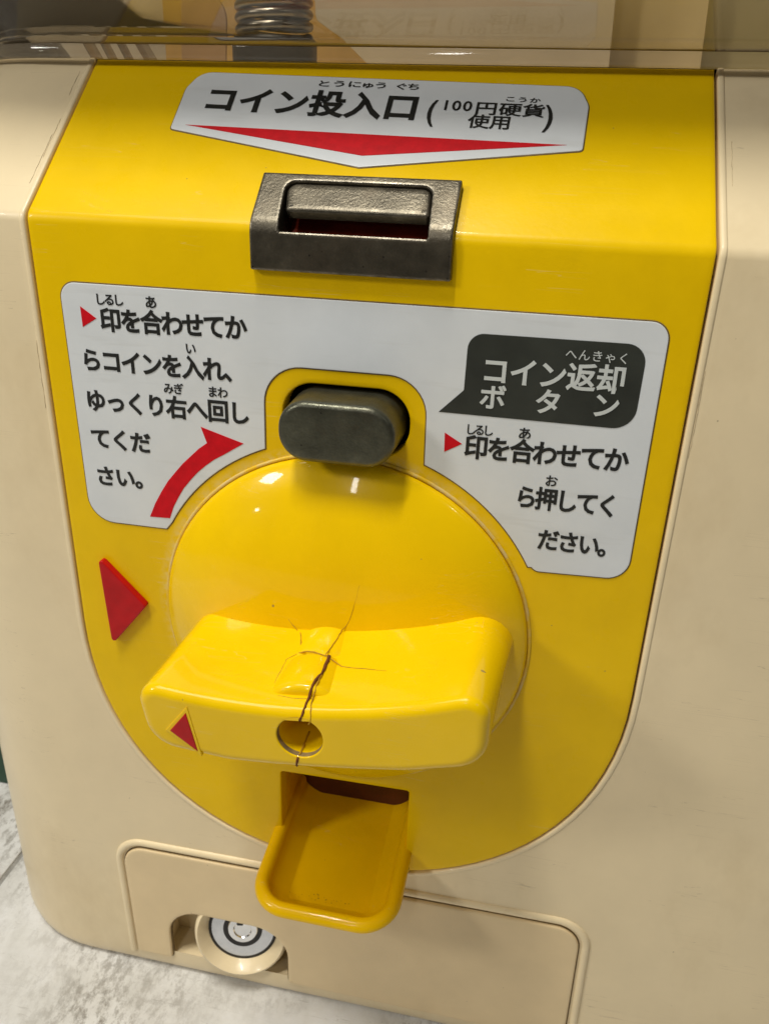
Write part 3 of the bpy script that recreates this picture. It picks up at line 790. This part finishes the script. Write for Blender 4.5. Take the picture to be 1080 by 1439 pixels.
# --- cracks in the dial and grip, filled with dirt (thin raised-in-place threads, half sunk in the plastic)
CR = [
 ([(0.104, -0.173, -1.146), (0.096, -0.18, -1.194), (0.086, -0.186, -1.239), (0.077, -0.189, -1.273), (0.062, -0.192, -1.309), (0.047, -0.202, -1.331)], .0005, .0013),
 ([(0.049, -0.202, -1.331), (0.045, -0.264, -1.331), (0.041, -0.307, -1.33), (0.038, -0.336, -1.329), (0.034, -0.370, -1.329)], .0016, .0022),
 ([(-0.071, -0.333, -1.352), (-0.038, -0.35, -1.335), (-0.005, -0.357, -1.328), (0.025, -0.367, -1.327), (0.057, -0.375, -1.333), (0.099, -0.395, -1.335), (0.137, -0.402, -1.329), (0.181, -0.406, -1.322), (0.224, -0.415, -1.314), (0.255, -0.42, -1.308)], .0032, .0004),
 ([(-0.1, -0.213, -1.348), (-0.087, -0.246, -1.349), (-0.071, -0.307, -1.351), (-0.071, -0.333, -1.352)], .0022, .0028),
 ([(-0.071, -0.333, -1.352), (-0.102, -0.371, -1.358), (-0.1, -0.43, -1.361), (-0.102, -0.498, -1.365)], .0014, .0010),
 ([(0.048, -0.366, -1.330), (0.050, -0.390, -1.331), (0.049, -0.418, -1.331), (0.051, -0.47, -1.328), (0.041, -0.522, -1.325), (0.036, -0.551, -1.340), (0.034, -0.570, -1.353), (0.034, -0.599, -1.359), (0.031, -0.612, -1.369), (0.026, -0.6195, -1.384), (0.021, -0.620, -1.398)], .0056, .0032),
 ([(0.051, -0.47, -1.328), (0.051, -0.522, -1.327), (0.048, -0.551, -1.342), (0.049, -0.578, -1.353), (0.054, -0.604, -1.358), (0.057, -0.6175, -1.374), (0.056, -0.6205, -1.395), (.050, -.6205, -1.408)], .0026, .0018),
 ([(0.014, -0.620, -1.545), (0.011, -0.6205, -1.560), (0.008, -0.617, -1.578), (.006, -.607, -1.592), (.005, -.590, -1.601)], .0042, .0034),
 ([(0.016, -0.610, -1.541), (0.018, -0.57, -1.541), (.016, -.50, -1.540)], .0040, .0050),
 ([(-0.152, -0.188, -1.315), (-0.136, -0.19, -1.335), (-0.114, -0.201, -1.349)], .0008, .0014),
 ([(-0.071, -0.554, -1.366), (-0.021, -0.563, -1.362), (0.012, -0.563, -1.358), (0.044, -0.561, -1.354)], .0010, .0014),
]
rnd = random.Random(4)
for P, ra, rb in CR:
    P = [(x, y, z + (.0075 if -.08 < x < .09 and -1.340 < z < -1.31 and -.54 < y < -.19 else 0)) for x, y, z in P]
    Q = []
    for i in range(len(P) - 1):
        a, b = Vector(P[i]), Vector(P[i + 1]); k = max(2, int((b - a).length / .012))
        for j in range(k):
            v = a.lerp(b, j / k)
            if j: v += Vector((rnd.uniform(-1, 1), 0, 0)) * .0014
            Q.append(v)
    Q.append(Vector(P[-1])); m = len(Q)
    rad = [(ra + (rb - ra) * i / (m - 1)) * rnd.uniform(.7, 1.25) for i in range(m)]
    obj('crack', tube(Q, rad, 6), m_crack if max(ra, rb) > .0035 and ra > rb or ra > .004 else m_hair, dial, sharp=0)
obj('hairline_crack', tube([(0.083, -0.001, -0.142), (0.088, -0.001, -0.164), (0.091, -0.001, -0.188)], [.0012, .001, .0005], 5), m_crack, panel, sharp=0)

# dirt caught along the rim of the yellow panel
for k in range(6):
    sd = -1 if k % 3 else 1
    t0 = rnd.uniform(-1.0, .66) if k % 2 else rnd.uniform(-.25, .66); ln = rnd.uniform(.06, .30); x0 = 1.130 + rnd.choice((0, .003, .005, .012)) + rnd.uniform(-.002, .002)
    m = 14; P = []
    for i in range(m):
        t = t0 + ln * i / (m - 1)
        if t > .70: break
        w0 = .027 * max(0, t)
        P.append(Fm(sd * (x0 - w0 + rnd.uniform(-.0012, .0012)), t, .0006))
    if len(P) > 2: obj('dirt_streak', tube(P, [rnd.uniform(.0002, .0009) for _ in P], 5), m_smear, body, sharp=0)

# crumbs of dirt along the front of the tray floor
V, F = [], []
for k in range(34):
    x = rnd.gauss(-.02, .06); y = -.222 + rnd.gauss(0, .008); r_ = rnd.uniform(.0008, .0030); z = zf(y) + .001; n0 = len(V)
    V += [Vector((x + r_ * rnd.uniform(.7, 1.3) * cos(q), y + r_ * rnd.uniform(.7, 1.3) * sin(q), z)) for q in [2 * pi * i / 6 for i in range(6)]] + [Vector((x, y, z + r_ * .3))]
    F += [(n0 + i, n0 + (i + 1) % 6, n0 + 6) for i in range(6)]
obj('dirt_crumbs', (V, F), m_hair, tray, kind='stuff')
